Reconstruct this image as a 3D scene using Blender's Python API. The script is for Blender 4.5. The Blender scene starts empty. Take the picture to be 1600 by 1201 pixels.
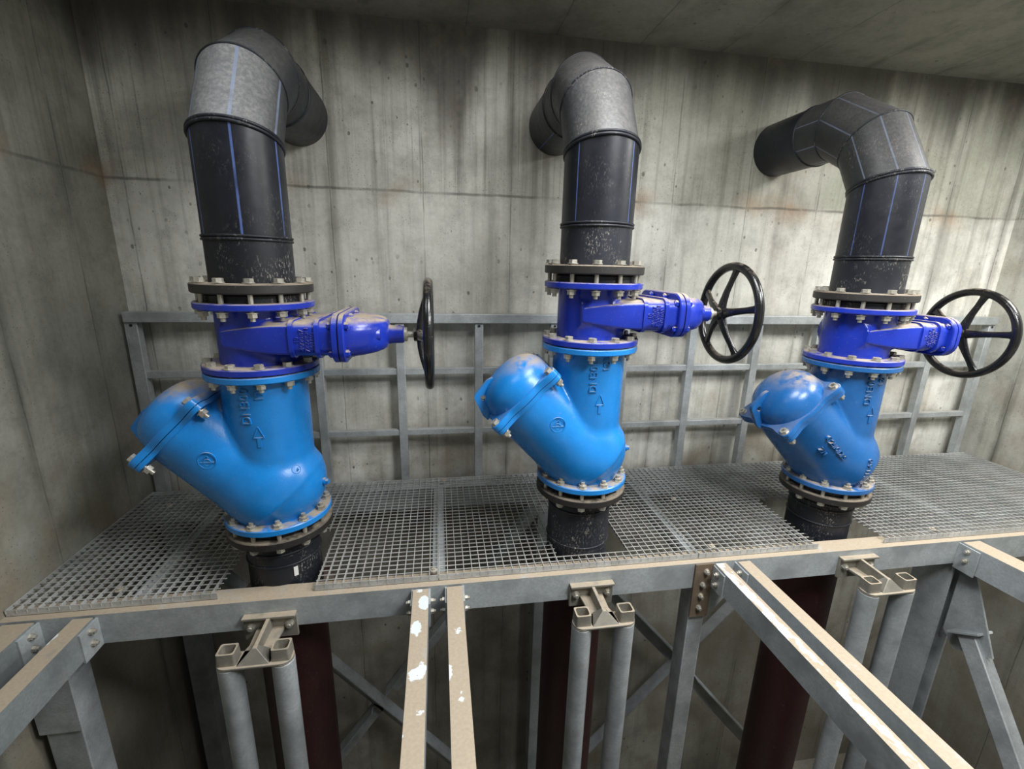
import bpy, math, random
import numpy as np
from mathutils import Vector, Matrix, Euler
random.seed(7)
sc = bpy.context.scene
COL = sc.collection
PI = math.pi
# ------------------------------------------------------------------ camera
cam = bpy.data.cameras.new('camera')
camo = bpy.data.objects.new('camera', cam)
COL.objects.link(camo)
R = [[0.98755, 0.15626, 0.01796], [-0.15569, 0.95491, 0.25279], [0.02235, -0.25244, 0.96735]]
m = Matrix.Identity(4)
for i in range(3):
    m[i][0] = R[i][0]
    m[i][1] = R[i][2]
    m[i][2] = -R[i][1]
m.translation = Vector((-0.4262, -2.0489, 1.3855))
camo.matrix_world = m
cam.sensor_fit = 'HORIZONTAL'
cam.sensor_width = 36
cam.lens = 36 * 712.784 / 1600
cam.clip_start = 0.02
sc.camera = camo

# ------------------------------------------------------------------ node helper
class NT:
    def __init__(s, name):
        s.mat = bpy.data.materials.new(name)
        s.mat.use_nodes = True
        s.t = s.mat.node_tree
        s.b = s.t.nodes['Principled BSDF']
    def n(s, typ, **kw):
        nd = s.t.nodes.new('ShaderNode' + typ)
        for k, v in kw.items():
            if k[0] == 'i' and k[1:].isdigit():
                s.put(nd.inputs[int(k[1:])], v)
            else:
                setattr(nd, k, v)
        return nd
    def put(s, sock, v):
        if isinstance(v, bpy.types.NodeSocket):
            s.t.links.new(v, sock)
        elif isinstance(v, (tuple, list)) and len(v) == 3 and sock.type == 'RGBA':
            sock.default_value = (*v, 1)
        else:
            sock.default_value = v
    def math(s, op, a, b=0.0, c=0.0, clamp=False):
        nd = s.n('Math', operation=op, use_clamp=clamp)
        s.put(nd.inputs[0], a); s.put(nd.inputs[1], b); s.put(nd.inputs[2], c)
        return nd.outputs[0]
    def mix(s, f, a, b, blend='MIX'):
        nd = s.n('Mix', data_type='RGBA', blend_type=blend)
        s.put(nd.inputs[0], f); s.put(nd.inputs[6], a); s.put(nd.inputs[7], b)
        return nd.outputs[2]
    def noise(s, vec, scale, detail=4, rough=0.55):
        nd = s.n('TexNoise')
        if vec is not None: s.put(nd.inputs['Vector'], vec)
        nd.inputs['Scale'].default_value = scale
        nd.inputs['Detail'].default_value = detail
        nd.inputs['Roughness'].default_value = rough
        return nd.outputs[0]
    def ramp(s, v, lo, hi, a=0.0, b=1.0):
        nd = s.n('MapRange', interpolation_type='SMOOTHSTEP')
        s.put(nd.inputs[0], v); s.put(nd.inputs[1], lo); s.put(nd.inputs[2], hi)
        s.put(nd.inputs[3], a); s.put(nd.inputs[4], b)
        return nd.outputs[0]
    def scale(s, vec, xyz, loc=(0, 0, 0)):
        nd = s.n('Mapping')
        s.put(nd.inputs[0], vec)
        nd.inputs['Location'].default_value = loc
        nd.inputs['Scale'].default_value = xyz
        return nd.outputs[0]
    def sep(s, vec):
        nd = s.n('SeparateXYZ'); s.put(nd.inputs[0], vec)
        return nd.outputs
    def geo(s):
        return s.n('NewGeometry').outputs
    def obj(s):
        return s.n('TexCoord').outputs['Object']
    def out(s, color=None, rough=None, metal=None, bump=None, dist=0.01, strength=0.5, spec=None):
        if color is not None: s.put(s.b.inputs['Base Color'], color)
        if rough is not None: s.put(s.b.inputs['Roughness'], rough)
        if metal is not None: s.put(s.b.inputs['Metallic'], metal)
        if spec is not None: s.put(s.b.inputs['Specular IOR Level'], spec)
        if bump is not None:
            bn = s.n('Bump')
            bn.inputs['Strength'].default_value = strength
            bn.inputs['Distance'].default_value = dist
            s.put(bn.inputs['Height'], bump)
            s.put(s.b.inputs['Normal'], bn.outputs[0])
        return s.mat

DUST = (0.37, 0.305, 0.225)

def dusted(s, col, amount=1.0, lo=0.55, hi=0.95, dust=DUST, nscale=14, thr=0.5):
    """settled dust on faces that look up"""
    g = s.geo()
    nz = s.sep(g['Normal'])[2]
    up = s.ramp(nz, lo, hi)
    n1 = s.noise(g['Position'], nscale, 6, 0.65)
    k = s.math('MULTIPLY', up, s.ramp(n1, thr - 0.16, thr + 0.1))
    k = s.math('MULTIPLY', k, amount, clamp=True)
    dcol = s.mix(s.noise(g['Position'], 90, 3), tuple(c * 0.8 for c in dust), tuple(min(1, c * 1.2) for c in dust))
    return s.mix(k, col, dcol), k

def mat_concrete(name, axis, base=(0.45, 0.445, 0.395), light=(0.77, 0.765, 0.70), zj=1.79, period=0.525, off=0.02, upper=0.95, lowdark=True):
    """board-marked concrete with pour joint, formwork lines, pores and run-down stains; axis: 0 = lines along x, 1 = along y, 2 = ceiling"""
    s = NT(name)
    g = s.geo()
    P = g['Position']
    X, Y, Z = s.sep(P)[0:3]
    h = (X, Y, X)[axis]
    big = s.noise(P, 0.9, 4, 0.6)
    med = s.noise(P, 5.0, 6, 0.65)
    fine = s.noise(P, 45, 4, 0.7)
    col = s.mix(s.ramp(big, 0.3, 0.7), base, light)
    col = s.mix(s.math('MULTIPLY', s.ramp(med, 0.42, 0.72), 0.55), col, tuple(c * 0.62 for c in base))
    if axis != 2:
        stv = s.scale(P, (9, 9, 0.35))
        st = s.noise(stv, 1.6, 5, 0.6)
        st2 = s.noise(s.scale(P, (30, 30, 0.5)), 1.5, 4, 0.6)
        # run-down staining is heavier in the upper pour
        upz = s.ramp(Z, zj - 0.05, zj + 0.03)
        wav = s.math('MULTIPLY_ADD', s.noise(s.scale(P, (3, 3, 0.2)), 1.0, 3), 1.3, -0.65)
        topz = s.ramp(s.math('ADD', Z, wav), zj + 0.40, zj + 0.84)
        amt = s.math('MULTIPLY_ADD', upz, 0.2, 0.4)
        col = s.mix(s.math('MULTIPLY', s.ramp(st, 0.46, 0.7), amt), col, (0.16, 0.155, 0.13))
        col = s.mix(s.math('MULTIPLY', s.ramp(st2, 0.5, 0.75), s.math('MULTIPLY_ADD', upz, 0.35, 0.12)), col, (0.12, 0.115, 0.09))
        upx = s.math('MULTIPLY', s.ramp(h, 0.3, 1.5, 0.25, 1.0), s.ramp(s.noise(s.scale(P, (1, 1, 0.6)), 2.4, 4), 0.3, 0.6, 0.55, 1.0))
        col = s.mix(s.math('MULTIPLY', s.math('MULTIPLY', upz, upx), upper), col, s.mix(0.6, col, (0.20, 0.205, 0.15)))
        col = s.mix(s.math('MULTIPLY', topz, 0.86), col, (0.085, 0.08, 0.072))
        warm = s.math('MULTIPLY', s.ramp(s.noise(P, 1.9, 5, 0.7), 0.52, 0.66), s.ramp(s.noise(P, 17, 3), 0.35, 0.6))
        col = s.mix(s.math('MULTIPLY', warm, 0.2), col, (0.40, 0.32, 0.25))
        # pour joint
        zz = s.math('MULTIPLY_ADD', s.noise(s.scale(P, (2, 2, 0)), 1.5, 4), 0.03, -0.015)
        dj = s.math('ABSOLUTE', s.math('SUBTRACT', s.math('ADD', Z, zz), zj))
        line = s.math('MULTIPLY', s.ramp(dj, 0.002, 0.012, 1.0, 0.0), s.ramp(s.noise(P, 4.0, 4), 0.35, 0.6, 0.25, 1.0))
        jst = s.math('MULTIPLY', s.ramp(dj, 0.0, 0.14, 1.0, 0.0), s.ramp(s.noise(P, 2.6, 3), 0.5, 0.68))
        col = s.mix(s.math('MULTIPLY', jst, 0.55), col, (0.30, 0.19, 0.11))
        # brownish damp patches low on the wall
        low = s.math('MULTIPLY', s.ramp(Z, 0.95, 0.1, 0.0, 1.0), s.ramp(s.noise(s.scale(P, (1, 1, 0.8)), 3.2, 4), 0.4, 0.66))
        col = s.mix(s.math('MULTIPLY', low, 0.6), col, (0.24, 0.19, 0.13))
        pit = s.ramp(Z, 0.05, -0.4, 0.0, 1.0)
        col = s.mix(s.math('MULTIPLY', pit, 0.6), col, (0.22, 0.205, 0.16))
    else:
        line = 0.0
    # vertical formwork lines
    hn = s.math('ADD', h, s.math('MULTIPLY_ADD', s.noise(P, 6, 2), 0.012, -0.006))
    fr = s.math('FRACT', s.math('ADD', s.math('DIVIDE', s.math('SUBTRACT', hn, off), period), 0.5))
    dl = s.math('MULTIPLY', s.math('ABSOLUTE', s.math('SUBTRACT', fr, 0.5)), period)
    vl = s.math('MULTIPLY', s.ramp(dl, 0.001, 0.006, 1.0, 0.0), s.ramp(s.noise(P, 3.1, 2), 0.35, 0.55, 0.25, 1.0))
    vst = s.math('MULTIPLY', s.ramp(dl, 0.0, 0.06, 1.0, 0.0), s.ramp(s.noise(s.scale(P, (4, 4, 0.7)), 1.3, 3), 0.45, 0.62))
    col = s.mix(s.math('MULTIPLY', vst, 0.75 if axis == 1 else 0.45), col, (0.10, 0.098, 0.085))
    ln = s.math('MAXIMUM', s.math('MULTIPLY', vl, 0.7), line)
    col = s.mix(s.math('MULTIPLY', ln, 0.62), col, (0.08, 0.078, 0.068))
    # air pores
    vor = s.n('TexVoronoi'); s.put(vor.inputs['Vector'], s.scale(P, (1, 1, 0.75))); vor.inputs['Scale'].default_value = 21
    sel = s.ramp(s.noise(P, 2.2, 5, 0.7), 0.42, 0.58)
    rr_ = s.math('MULTIPLY_ADD', s.math('POWER', s.sep(vor.outputs['Color'])[0], 3.0), 0.20, 0.015)
    dn_ = s.math('ADD', vor.outputs['Distance'], s.math('MULTIPLY_ADD', s.noise(P, 60, 3), 0.16, -0.08))
    pore = s.math('MULTIPLY', s.ramp(s.math('SUBTRACT', dn_, rr_), -0.03, 0.04, 1.0, 0.0), sel)
    vor2 = s.n('TexVoronoi'); s.put(vor2.inputs['Vector'], P); vor2.inputs['Scale'].default_value = 60
    pore2 = s.math('MULTIPLY', s.ramp(vor2.outputs['Distance'], 0.12, 0.2, 1.0, 0.0), s.ramp(s.noise(P, 4.5, 4, 0.7), 0.44, 0.58))
    pr_ = s.math('MAXIMUM', pore, s.math('MULTIPLY', pore2, 0.7))
    col = s.mix(s.math('MULTIPLY', pr_, 0.72), col, (0.10, 0.095, 0.08))
    col = s.mix(0.22, col, s.mix(fine, (0.0, 0.0, 0.0), (1, 1, 1)), 'OVERLAY')
    bump = s.math('SUBTRACT', s.math('MULTIPLY_ADD', fine, 0.12, s.math('MULTIPLY', med, 0.3)), s.math('ADD', pr_, ln))
    return s.out(col, 0.88, 0.0, bump, 0.004, 0.6, spec=0.25)

def mat_paint(name, col, rough=0.28, dust=1.0, thr=0.5, lo=0.5, hi=0.93):
    s = NT(name)
    g = s.geo()
    P = g['Position']
    c = s.mix(s.ramp(s.noise(P, 7, 4), 0.35, 0.7), col, tuple(v * 0.84 for v in col))
    c, k = dusted(s, c, dust, lo, hi, nscale=13, thr=thr)
    # thin scattered grime
    sp = s.ramp(s.noise(P, 70, 4, 0.7), 0.60, 0.72)
    c = s.mix(s.math('MULTIPLY', sp, 0.22), c, (0.25, 0.24, 0.22))
    r = s.math('MULTIPLY_ADD', k, 0.6, s.math('MULTIPLY_ADD', s.noise(P, 30, 3), 0.12, rough - 0.06), clamp=True)
    return s.out(c, r, 0.0, s.math('ADD', s.noise(P, 160, 3), s.math('MULTIPLY', k, 0.6)), 0.0015, 0.25)

def mat_steel(name, col=(0.40, 0.43, 0.44), rough=0.48, dust=0.0, thr=0.4, metal=0.18, spots=0.0, lo=0.8, hi=0.97):
    s = NT(name)
    g = s.geo()
    P = g['Position']
    v = s.n('TexVoronoi', feature='F1'); s.put(v.inputs['Vector'], P); v.inputs['Scale'].default_value = 120
    c = s.mix(s.sep(v.outputs['Color'])[0], tuple(x * 0.9 for x in col), tuple(x * 1.1 for x in col))
    c = s.mix(s.ramp(s.noise(P, 6, 5, 0.6), 0.38, 0.7), c, tuple(x * 0.68 for x in col))
    c = s.mix(s.math('MULTIPLY', s.ramp(s.noise(P, 22, 5, 0.7), 0.56, 0.72), 0.35), c, (0.30, 0.27, 0.22))
    r = rough
    met = metal
    if dust > 0:
        c, k = dusted(s, c, dust, lo, hi, nscale=9, thr=thr)
        if spots:
            vv = s.n('TexVoronoi'); s.put(vv.inputs['Vector'], s.scale(P, (1.2, 0.62, 1))); vv.inputs['Scale'].default_value = 13
            w = s.math('ADD', vv.outputs['Distance'], s.math('MULTIPLY_ADD', s.noise(P, 28, 4, 0.65), 0.5, -0.25))
            up = s.ramp(s.sep(g['Normal'])[2], 0.7, 0.9)
            sp = s.math('MULTIPLY', s.math('MULTIPLY', s.ramp(w, 0.33, 0.37, 1.0, 0.0), s.ramp(s.sep(vv.outputs['Color'])[0], spots - 0.05, spots, 1.0, 0.0)), up)
            if spots > 1:        # long run of flaking pale drips along the beam
                nn_ = s.noise(s.scale(P, (1.0, 0.45, 1)), 26, 4, 0.6)
                X_ = s.sep(P)[0]; Y_ = s.sep(P)[1]
                mid = s.math('ADD', s.math('MULTIPLY', s.math('ADD', Y_, 0.245), -0.0158), 0.938)
                dd = s.math('ABSOLUTE', s.math('SUBTRACT', X_, mid))
                sp = s.math('MULTIPLY', s.math('MULTIPLY', s.ramp(s.math('ADD', dd, s.math('MULTIPLY_ADD', s.noise(P, 30, 3), 0.04, -0.02)), 0.015, 0.026, 1.0, 0.0), s.ramp(nn_, 0.47, 0.52)), up)
            c = s.mix(sp, c, (0.62, 0.66, 0.66))
        r = s.math('MULTIPLY_ADD', k, 0.4, rough, clamp=True)
        met = s.math('MULTIPLY_ADD', k, -metal, metal, clamp=True)
    return s.out(c, r, met, s.noise(P, 60, 4, 0.6), 0.001, 0.3)

def mat_pe(name, stripes=0, off=0.0, dust=False, dk=1.0, base=(0.009, 0.0105, 0.015), rough=0.33, scuff=0.16, width=3.2, stw=0.8):
    """black polyethylene; co-extruded blue lines run along local z"""
    s = NT(name)
    g = s.geo()
    P = g['Position']
    c = s.mix(s.ramp(s.noise(P, 4, 5), 0.35, 0.7), base, tuple(v * 1.9 for v in base))
    if dust:
        nz = s.sep(g['Normal'])[2]
        k = s.math('MULTIPLY', s.ramp(nz, -0.1, 0.62), s.ramp(s.noise(P, 11, 6, 0.7), 0.25, 0.7, 0.70, 1.0))
        c = s.mix(k, c, s.mix(s.ramp(s.noise(P, 75, 4, 0.7), 0.35, 0.7), tuple(dk * v for v in (0.080, 0.080, 0.080)), tuple(dk * v for v in (0.135, 0.132, 0.128))))
    if stripes:
        O = s.obj()
        ox, oy = s.sep(O)[0:2]
        a = s.math('DEGREES', s.math('ARCTAN2', oy, ox))
        per = 360.0 / stripes
        fr = s.math('FRACT', s.math('ADD', s.math('DIVIDE', s.math('SUBTRACT', a, off - 720), per), 0.5))
        d = s.math('MULTIPLY', s.math('ABSOLUTE', s.math('SUBTRACT', fr, 0.5)), per)
        st = s.ramp(d, width * 0.42, width * 0.5, 1.0, 0.0)
        st = s.math('MULTIPLY', st, s.ramp(s.noise(P, 9, 5), 0.3, 0.55, 0.45, 1.0))
        c = s.mix(s.math('MULTIPLY', st, stw), c, (0.085, 0.14, 0.36) if not dust else (0.20, 0.245, 0.35))
    # chalky scuffs
    sc_ = s.ramp(s.noise(s.scale(P, (1, 1, 0.45)), 150, 5, 0.75), 0.53, 0.66)
    sc_ = s.math('MULTIPLY', sc_, s.ramp(s.noise(P, 6.5, 5, 0.65), 0.44, 0.68))
    c = s.mix(s.math('MULTIPLY', sc_, scuff), c, (0.42, 0.39, 0.34))
    r = s.math('MULTIPLY_ADD', s.noise(P, 24, 4), 0.25, rough - 0.08)
    return s.out(c, r, 0.0, s.noise(P, 40, 4), 0.001, 0.25, spec=0.36)

M = {}
M['back'] = mat_concrete('concrete_back_wall', 0)
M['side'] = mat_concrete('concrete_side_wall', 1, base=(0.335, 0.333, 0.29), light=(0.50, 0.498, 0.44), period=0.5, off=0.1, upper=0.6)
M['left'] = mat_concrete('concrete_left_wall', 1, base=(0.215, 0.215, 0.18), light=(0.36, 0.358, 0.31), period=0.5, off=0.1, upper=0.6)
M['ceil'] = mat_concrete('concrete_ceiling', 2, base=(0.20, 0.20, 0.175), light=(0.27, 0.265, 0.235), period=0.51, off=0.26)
M['lblue'] = mat_paint('light_blue_epoxy', (0.010, 0.215, 0.62), 0.28, 1.0, 0.46, 0.62, 0.97)
M['mblue'] = mat_paint('mid_blue_epoxy', (0.013, 0.112, 0.335), 0.27, 0.95, 0.48, 0.60, 0.97)
M['dblue'] = mat_paint('ultramarine_epoxy', (0.012, 0.035, 0.40), 0.25, 1.0, 0.44, 0.5, 0.9)
M['black'] = mat_paint('black_enamel', (0.010, 0.010, 0.011), 0.22, 0.5, 0.56)
M['blackdust'] = mat_paint('dusty_black_ring', (0.022, 0.021, 0.020), 0.55, 1.0, 0.36)
M['rubber'] = mat_paint('rubber', (0.016, 0.014, 0.013), 0.6, 0.7, 0.5)
M['bolt'] = mat_steel('zinc_bolt', (0.52, 0.50, 0.44), 0.38, 0.7, 0.52, 0.6)
M['galv'] = mat_steel('galvanised_steel')
M['galvdust'] = mat_steel('galvanised_steel_dusty', dust=1.0, thr=0.36)
M['galvspot'] = mat_steel('galvanised_steel_dusty_spotted', dust=1.0, thr=0.30, spots=0.98)
M['galvfew'] = mat_steel('galvanised_steel_dusty_few_spots', dust=1.0, thr=0.30, spots=0.5)
M['galvshade'] = mat_steel('galvanised_steel_shaded', (0.24, 0.265, 0.27), dust=1.0, thr=0.30, spots=0.5)  # shade put into the colour: darker steel copy dims the left beams' sides
M['galvflake'] = mat_steel('galvanised_steel_flaking_drips', dust=1.0, thr=0.30, spots=9.0)
M['rail'] = mat_steel('galvanised_railing', (0.47, 0.50, 0.51), 0.45, dust=0.35, thr=0.5, metal=0.35)
M['grate'] = mat_steel('galvanised_grating', (0.50, 0.51, 0.50), 0.5, dust=0.45, thr=0.5, metal=0.2)
M['cast'] = mat_steel('cast_bracket', (0.27, 0.255, 0.215), 0.55, dust=0.9, thr=0.42, metal=0.3)
M['rust'] = mat_steel('stained_plate', (0.17, 0.125, 0.085), 0.7, metal=0.1)
M['red'] = mat_paint('dark_red_paint', (0.036, 0.010, 0.010), 0.5, 0.5)
M['white'] = mat_paint('white_label', (0.75, 0.75, 0.73), 0.5, 0.0)
M['pe1'] = mat_pe('black_pe_pipe_six_lines', 6, -77)
M['pe2'] = mat_pe('black_pe_pipe_four_lines', 4, -144, width=2.0)
M['pe3'] = mat_pe('black_pe_pipe_eight_lines', 8, -170, width=2.2, stw=0.5)
M['pd1'] = mat_pe('dusty_pe_elbow_six_lines', 6, -77, True, 2.2, rough=0.42, scuff=0.3, width=4.5)
M['pd0'] = mat_pe('dusty_pe_elbow_plain', 0, 0, True, 1.0, rough=0.42, scuff=0.2)
M['pep'] = mat_pe('black_pe_pipe_unlined', 0, rough=0.34, scuff=0.15)
M['pd2'] = mat_pe('dusty_pe_elbow', 0, 0, True, rough=0.38, scuff=0.45)
M['pd3'] = mat_pe('dusty_pe_elbow_eight_lines', 8, -170, True, 0.8, stw=0.45, width=2.6, base=(0.016, 0.018, 0.019), rough=0.42, scuff=0.25)
M['pe'] = mat_pe('black_pe_plain', 0, rough=0.42, scuff=0.95)
M['hole'] = mat_paint('dark_hole', (0.01, 0.01, 0.01), 0.8, 0.0)

# ------------------------------------------------------------------ mesh helper
def frame(d, up=None):
    d = Vector(d).normalized()
    up = Vector(up) if up else (Vector((0, 0, 1)) if abs(d.z) < 0.95 else Vector((1, 0, 0)))
    x = up.cross(d).normalized()
    y = d.cross(x)
    return Matrix((x, y, d)).transposed()

class MB:
    def __init__(s): s.v = []; s.f = []
    def add(s, verts, faces, mat=None):
        o = len(s.v)
        for p in verts:
            p = Vector(p)
            s.v.append(tuple(mat @ p) if mat is not None else tuple(p))
        for f in faces: s.f.append([i + o for i in f])
        return s
    def box(s, lo, hi, mat=None):
        (a, b, c), (d, e, f) = lo, hi
        return s.add([(a, b, c), (d, b, c), (d, e, c), (a, e, c), (a, b, f), (d, b, f), (d, e, f), (a, e, f)],
                     [(0, 3, 2, 1), (4, 5, 6, 7), (0, 1, 5, 4), (1, 2, 6, 5), (2, 3, 7, 6), (3, 0, 4, 7)], mat)
    def bar(s, p0, p1, w, h, up=None):
        """box beam from p0 to p1, w across, h along up"""
        p0, p1 = Vector(p0), Vector(p1)
        F = frame(p1 - p0, up).to_4x4(); F.translation = p0
        return s.box((-w / 2, -h / 2, 0), (w / 2, h / 2, (p1 - p0).length), F)
    def lathe(s, prof, seg=48, mat=None, close=False):
        n = len(prof); vs = []; fs = []
        for k in range(seg):
            a = 2 * PI * k / seg
            for r, z in prof: vs.append((r * math.cos(a), r * math.sin(a), z))
        for k in range(seg):
            k2 = (k + 1) % seg
            for i in range(n - (0 if close else 1)):
                j = (i + 1) % n
                fs.append((k * n + i, k2 * n + i, k2 * n + j, k * n + j))
        if not close:
            for i, rev in ((0, True), (n - 1, False)):
                if prof[i][0] > 1e-6:
                    c = [k * n + i for k in range(seg)]
                    fs.append(c[::-1] if rev else c)
        return s.add(vs, fs, mat)
    def cyl(s, p0, p1, r, r1=None, seg=24):
        p0, p1 = Vector(p0), Vector(p1)
        F = frame(p1 - p0).to_4x4(); F.translation = p0
        return s.lathe([(r, 0), (r if r1 is None else r1, (p1 - p0).length)], seg, F)
    def tube(s, pts, r, seg=10, closed=False):
        """round sweep along points; r number or list"""
        P = [Vector(p) for p in pts]; n = len(P); base = len(s.v); ref = None
        for i in range(n):
            a = P[i - 1] if (i > 0 or closed) else P[i]
            b = P[(i + 1) % n] if (i < n - 1 or closed) else P[i]
            d = (b - a).normalized()
            if ref is None: ref = frame(d).col[0]
            x = (ref - d * ref.dot(d)).normalized(); ref = x; y = d.cross(x)
            rr = r[i] if isinstance(r, (list, tuple)) else r
            for k in range(seg):
                t = 2 * PI * k / seg
                s.v.append(tuple(P[i] + x * math.cos(t) * rr + y * math.sin(t) * rr))
        for i in range(n if closed else n - 1):
            j = (i + 1) % n
            for k in range(seg):
                k2 = (k + 1) % seg
                s.f.append([base + i * seg + k, base + i * seg + k2, base + j * seg + k2, base + j * seg + k])
        if not closed:
            s.f.append([base + k for k in range(seg)][::-1])
            s.f.append([base + (n - 1) * seg + k for k in range(seg)])
        return s
    def loft(s, rings, mat=None, caps=True):
        n = len(rings[0]); vs = [p for r in rings for p in r]; fs = []
        for i in range(len(rings) - 1):
            for k in range(n):
                k2 = (k + 1) % n
                fs.append((i * n + k, i * n + k2, (i + 1) * n + k2, (i + 1) * n + k))
        if caps:
            fs.append(list(range(n))[::-1]); fs.append([(len(rings) - 1) * n + k for k in range(n)])
        return s.add(vs, fs, mat)
    def prism(s, poly, z0, z1, mat=None):
        n = len(poly)
        return s.loft([[(x, y, z0) for x, y in poly], [(x, y, z1) for x, y in poly]], mat)
    def mesh(s, name, ang=35, bev=0):
        me = bpy.data.meshes.new(name)
        me.from_pydata(s.v, [], s.f)
        import bmesh
        b = bmesh.new(); b.from_mesh(me)
        bmesh.ops.recalc_face_normals(b, faces=b.faces[:])
        b.to_mesh(me); b.free()
        me.polygons.foreach_set('use_smooth', [True] * len(me.polygons))
        me.set_sharp_from_angle(angle=math.radians(ang))
        return me
    def build(s, name, mat, parent=None, ang=35, bevel=0.0, **kw):
        return put(s.mesh(name, ang), name, mat, parent, bevel=bevel, **kw)

def put(me, name, mat, parent=None, loc=None, rot=None, bevel=0.0, label=None, cat=None, group=None, kind=None):
    o = bpy.data.objects.new(name, me)
    COL.objects.link(o)
    if mat is not None and not me.materials: me.materials.append(M[mat] if isinstance(mat, str) else mat)
    if parent: o.parent = parent
    if loc is not None: o.location = loc
    if rot is not None: o.rotation_euler = rot
    if bevel:
        b = o.modifiers.new('bevel', 'BEVEL'); b.width = bevel; b.segments = 2; b.limit_method = 'ANGLE'
        b.angle_limit = math.radians(40)
    if label: o['label'] = label
    if cat: o['category'] = cat
    if group: o['group'] = group
    if kind or cat: o['kind'] = kind or 'thing'
    return o

def thing(name, label, cat, loc=(0, 0, 0), group=None):
    o = bpy.data.objects.new(name, None)
    COL.objects.link(o); o.location = loc; o.empty_display_size = 0.1
    o['label'] = label; o['category'] = cat; o['kind'] = 'thing'
    if group: o['group'] = group
    return o

def copy_to(o, parent, loc=None, rot=None):
    c = o.copy(); COL.objects.link(c); c.parent = parent
    if loc is not None: c.location = loc
    if rot is not None: c.rotation_euler = rot
    return c

def rrect(hw, hh, r, n=5):
    r = min(r, hw * 0.99, hh * 0.99); P = []
    for cx, cy, a0 in ((hw - r, hh - r, 0), (-hw + r, hh - r, 90), (-hw + r, -hh + r, 180), (hw - r, -hh + r, 270)):
        for i in range(n + 1):
            a = math.radians(a0 + 90 * i / n)
            P.append((cx + r * math.cos(a), cy + r * math.sin(a)))
    return P

def text_mesh(txt, size, ext):
    cu = bpy.data.curves.new('txt', 'FONT')
    cu.body = txt; cu.size = size; cu.extrude = ext; cu.align_x = 'CENTER'; cu.align_y = 'CENTER'
    cu.resolution_u = 3
    o = bpy.data.objects.new('txt', cu); COL.objects.link(o)
    dg = bpy.context.evaluated_depsgraph_get()
    me = bpy.data.meshes.new_from_object(o.evaluated_get(dg))
    bpy.data.objects.remove(o); bpy.data.curves.remove(cu)
    return me

def add_text(mb, txt, size, ext, mat):
    me = text_mesh(txt, size, ext)
    mb.add([v.co for v in me.vertices], [list(p.vertices) for p in me.polygons], mat)
    bpy.data.meshes.remove(me)

def add_text_arc(mb, txt, size, ext, centre, n, X, r, pitch):
    """letters one by one along a great circle of a ball"""
    n = Vector(n).normalized(); X = (Vector(X) - n * Vector(X).dot(n)).normalized()
    for k, ch in enumerate(txt):
        a = (k - (len(txt) - 1) / 2) * pitch / r
        nn = n * math.cos(a) + X * math.sin(a); xx = X * math.cos(a) - n * math.sin(a); yy = nn.cross(xx)
        add_text(mb, ch, size, ext, basis(Vector(centre) + nn * r, xx, yy, nn))

def basis(o, x, y, z):
    F = Matrix((Vector(x), Vector(y), Vector(z))).transposed().to_4x4(); F.translation = Vector(o)
    return F

# ---- smooth cast bodies: surface nets over a distance function
def smin(a, b, k):
    h = np.clip(0.5 + 0.5 * (b - a) / k, 0, 1)
    return b + (a - b) * h - k * h * (1 - h)

def surface_net(f, lo, hi, h):
    ax = [np.arange(lo[i], hi[i] + h, h) for i in range(3)]
    X, Y, Z = np.meshgrid(*ax, indexing='ij')
    F = f(X, Y, Z); S = F < 0
    n = np.array(F.shape) - 1
    def sl(A, c): return A[c[0]:c[0] + n[0], c[1]:c[1] + n[1], c[2]:c[2] + n[2]]
    cs = [(i, j, k) for i in (0, 1) for j in (0, 1) for k in (0, 1)]
    cnt = sum(sl(S, c).astype(int) for c in cs)
    act = (cnt > 0) & (cnt < 8)
    idx = -np.ones(tuple(n), int); idx[act] = np.arange(act.sum())
    acc = np.zeros(tuple(n) + (3,)); num = np.zeros(tuple(n))
    for a in cs:
        for d in range(3):
            if a[d]: continue
            b = list(a); b[d] = 1
            fa, fb = sl(F, a), sl(F, b)
            cr = (fa < 0) != (fb < 0)
            t = np.where(cr, fa / np.where(cr, fa - fb, 1), 0)
            for k in range(3):
                acc[..., k] += np.where(cr, (t if k == d else a[k]), 0)
            num += cr
    V = acc[act] / num[act][:, None]
    V = (np.argwhere(act) + V) * h + np.array(lo)
    faces = []
    for d in range(3):
        u, w = (d + 1) % 3, (d + 2) % 3
        s0 = [slice(None)] * 3; s1 = [slice(None)] * 3
        s0[d] = slice(0, n[d]); s1[d] = slice(1, n[d] + 1)
        A, B = S[tuple(s0)], S[tuple(s1)]
        for p in np.argwhere(A != B):
            if p[u] == 0 or p[w] == 0 or p[u] >= n[u] or p[w] >= n[w]: continue
            q = []
            for du, dw in ((0, 0), (-1, 0), (-1, -1), (0, -1)):
                c = p.copy(); c[u] += du; c[w] += dw
                q.append(int(idx[tuple(c)]))
            if min(q) < 0: continue
            faces.append(q if A[tuple(p)] else q[::-1])
    for _ in range(3):
        e = 1e-4
        x, y, z = V.T
        f0 = f(x, y, z)
        g = np.stack([f(x + e, y, z) - f0, f(x, y + e, z) - f0, f(x, y, z + e) - f0], 1) / e
        V = V - g * (f0 / np.maximum((g * g).sum(1), 0.2))[:, None]
    mb = MB(); mb.v = [tuple(p) for p in V.tolist()]; mb.f = faces
    return mb

# ------------------------------------------------------------------ numbers read from the site
XS = (-1.169, 0.278, 1.748)          # riser axes
YS = (0.0, 0.014, 0.036)             # small set-back of each stack
LIFT = (0.0, 0.098, -0.004)          # middle stack sits higher
W, XL, XR, ZC, FL, YF = 0.887, -2.174, 3.779, 2.656, -3.3, -3.4
GY0, GY1 = -0.215, 0.785             # grating front and back edge
BY = -0.245                          # beam front face

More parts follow.
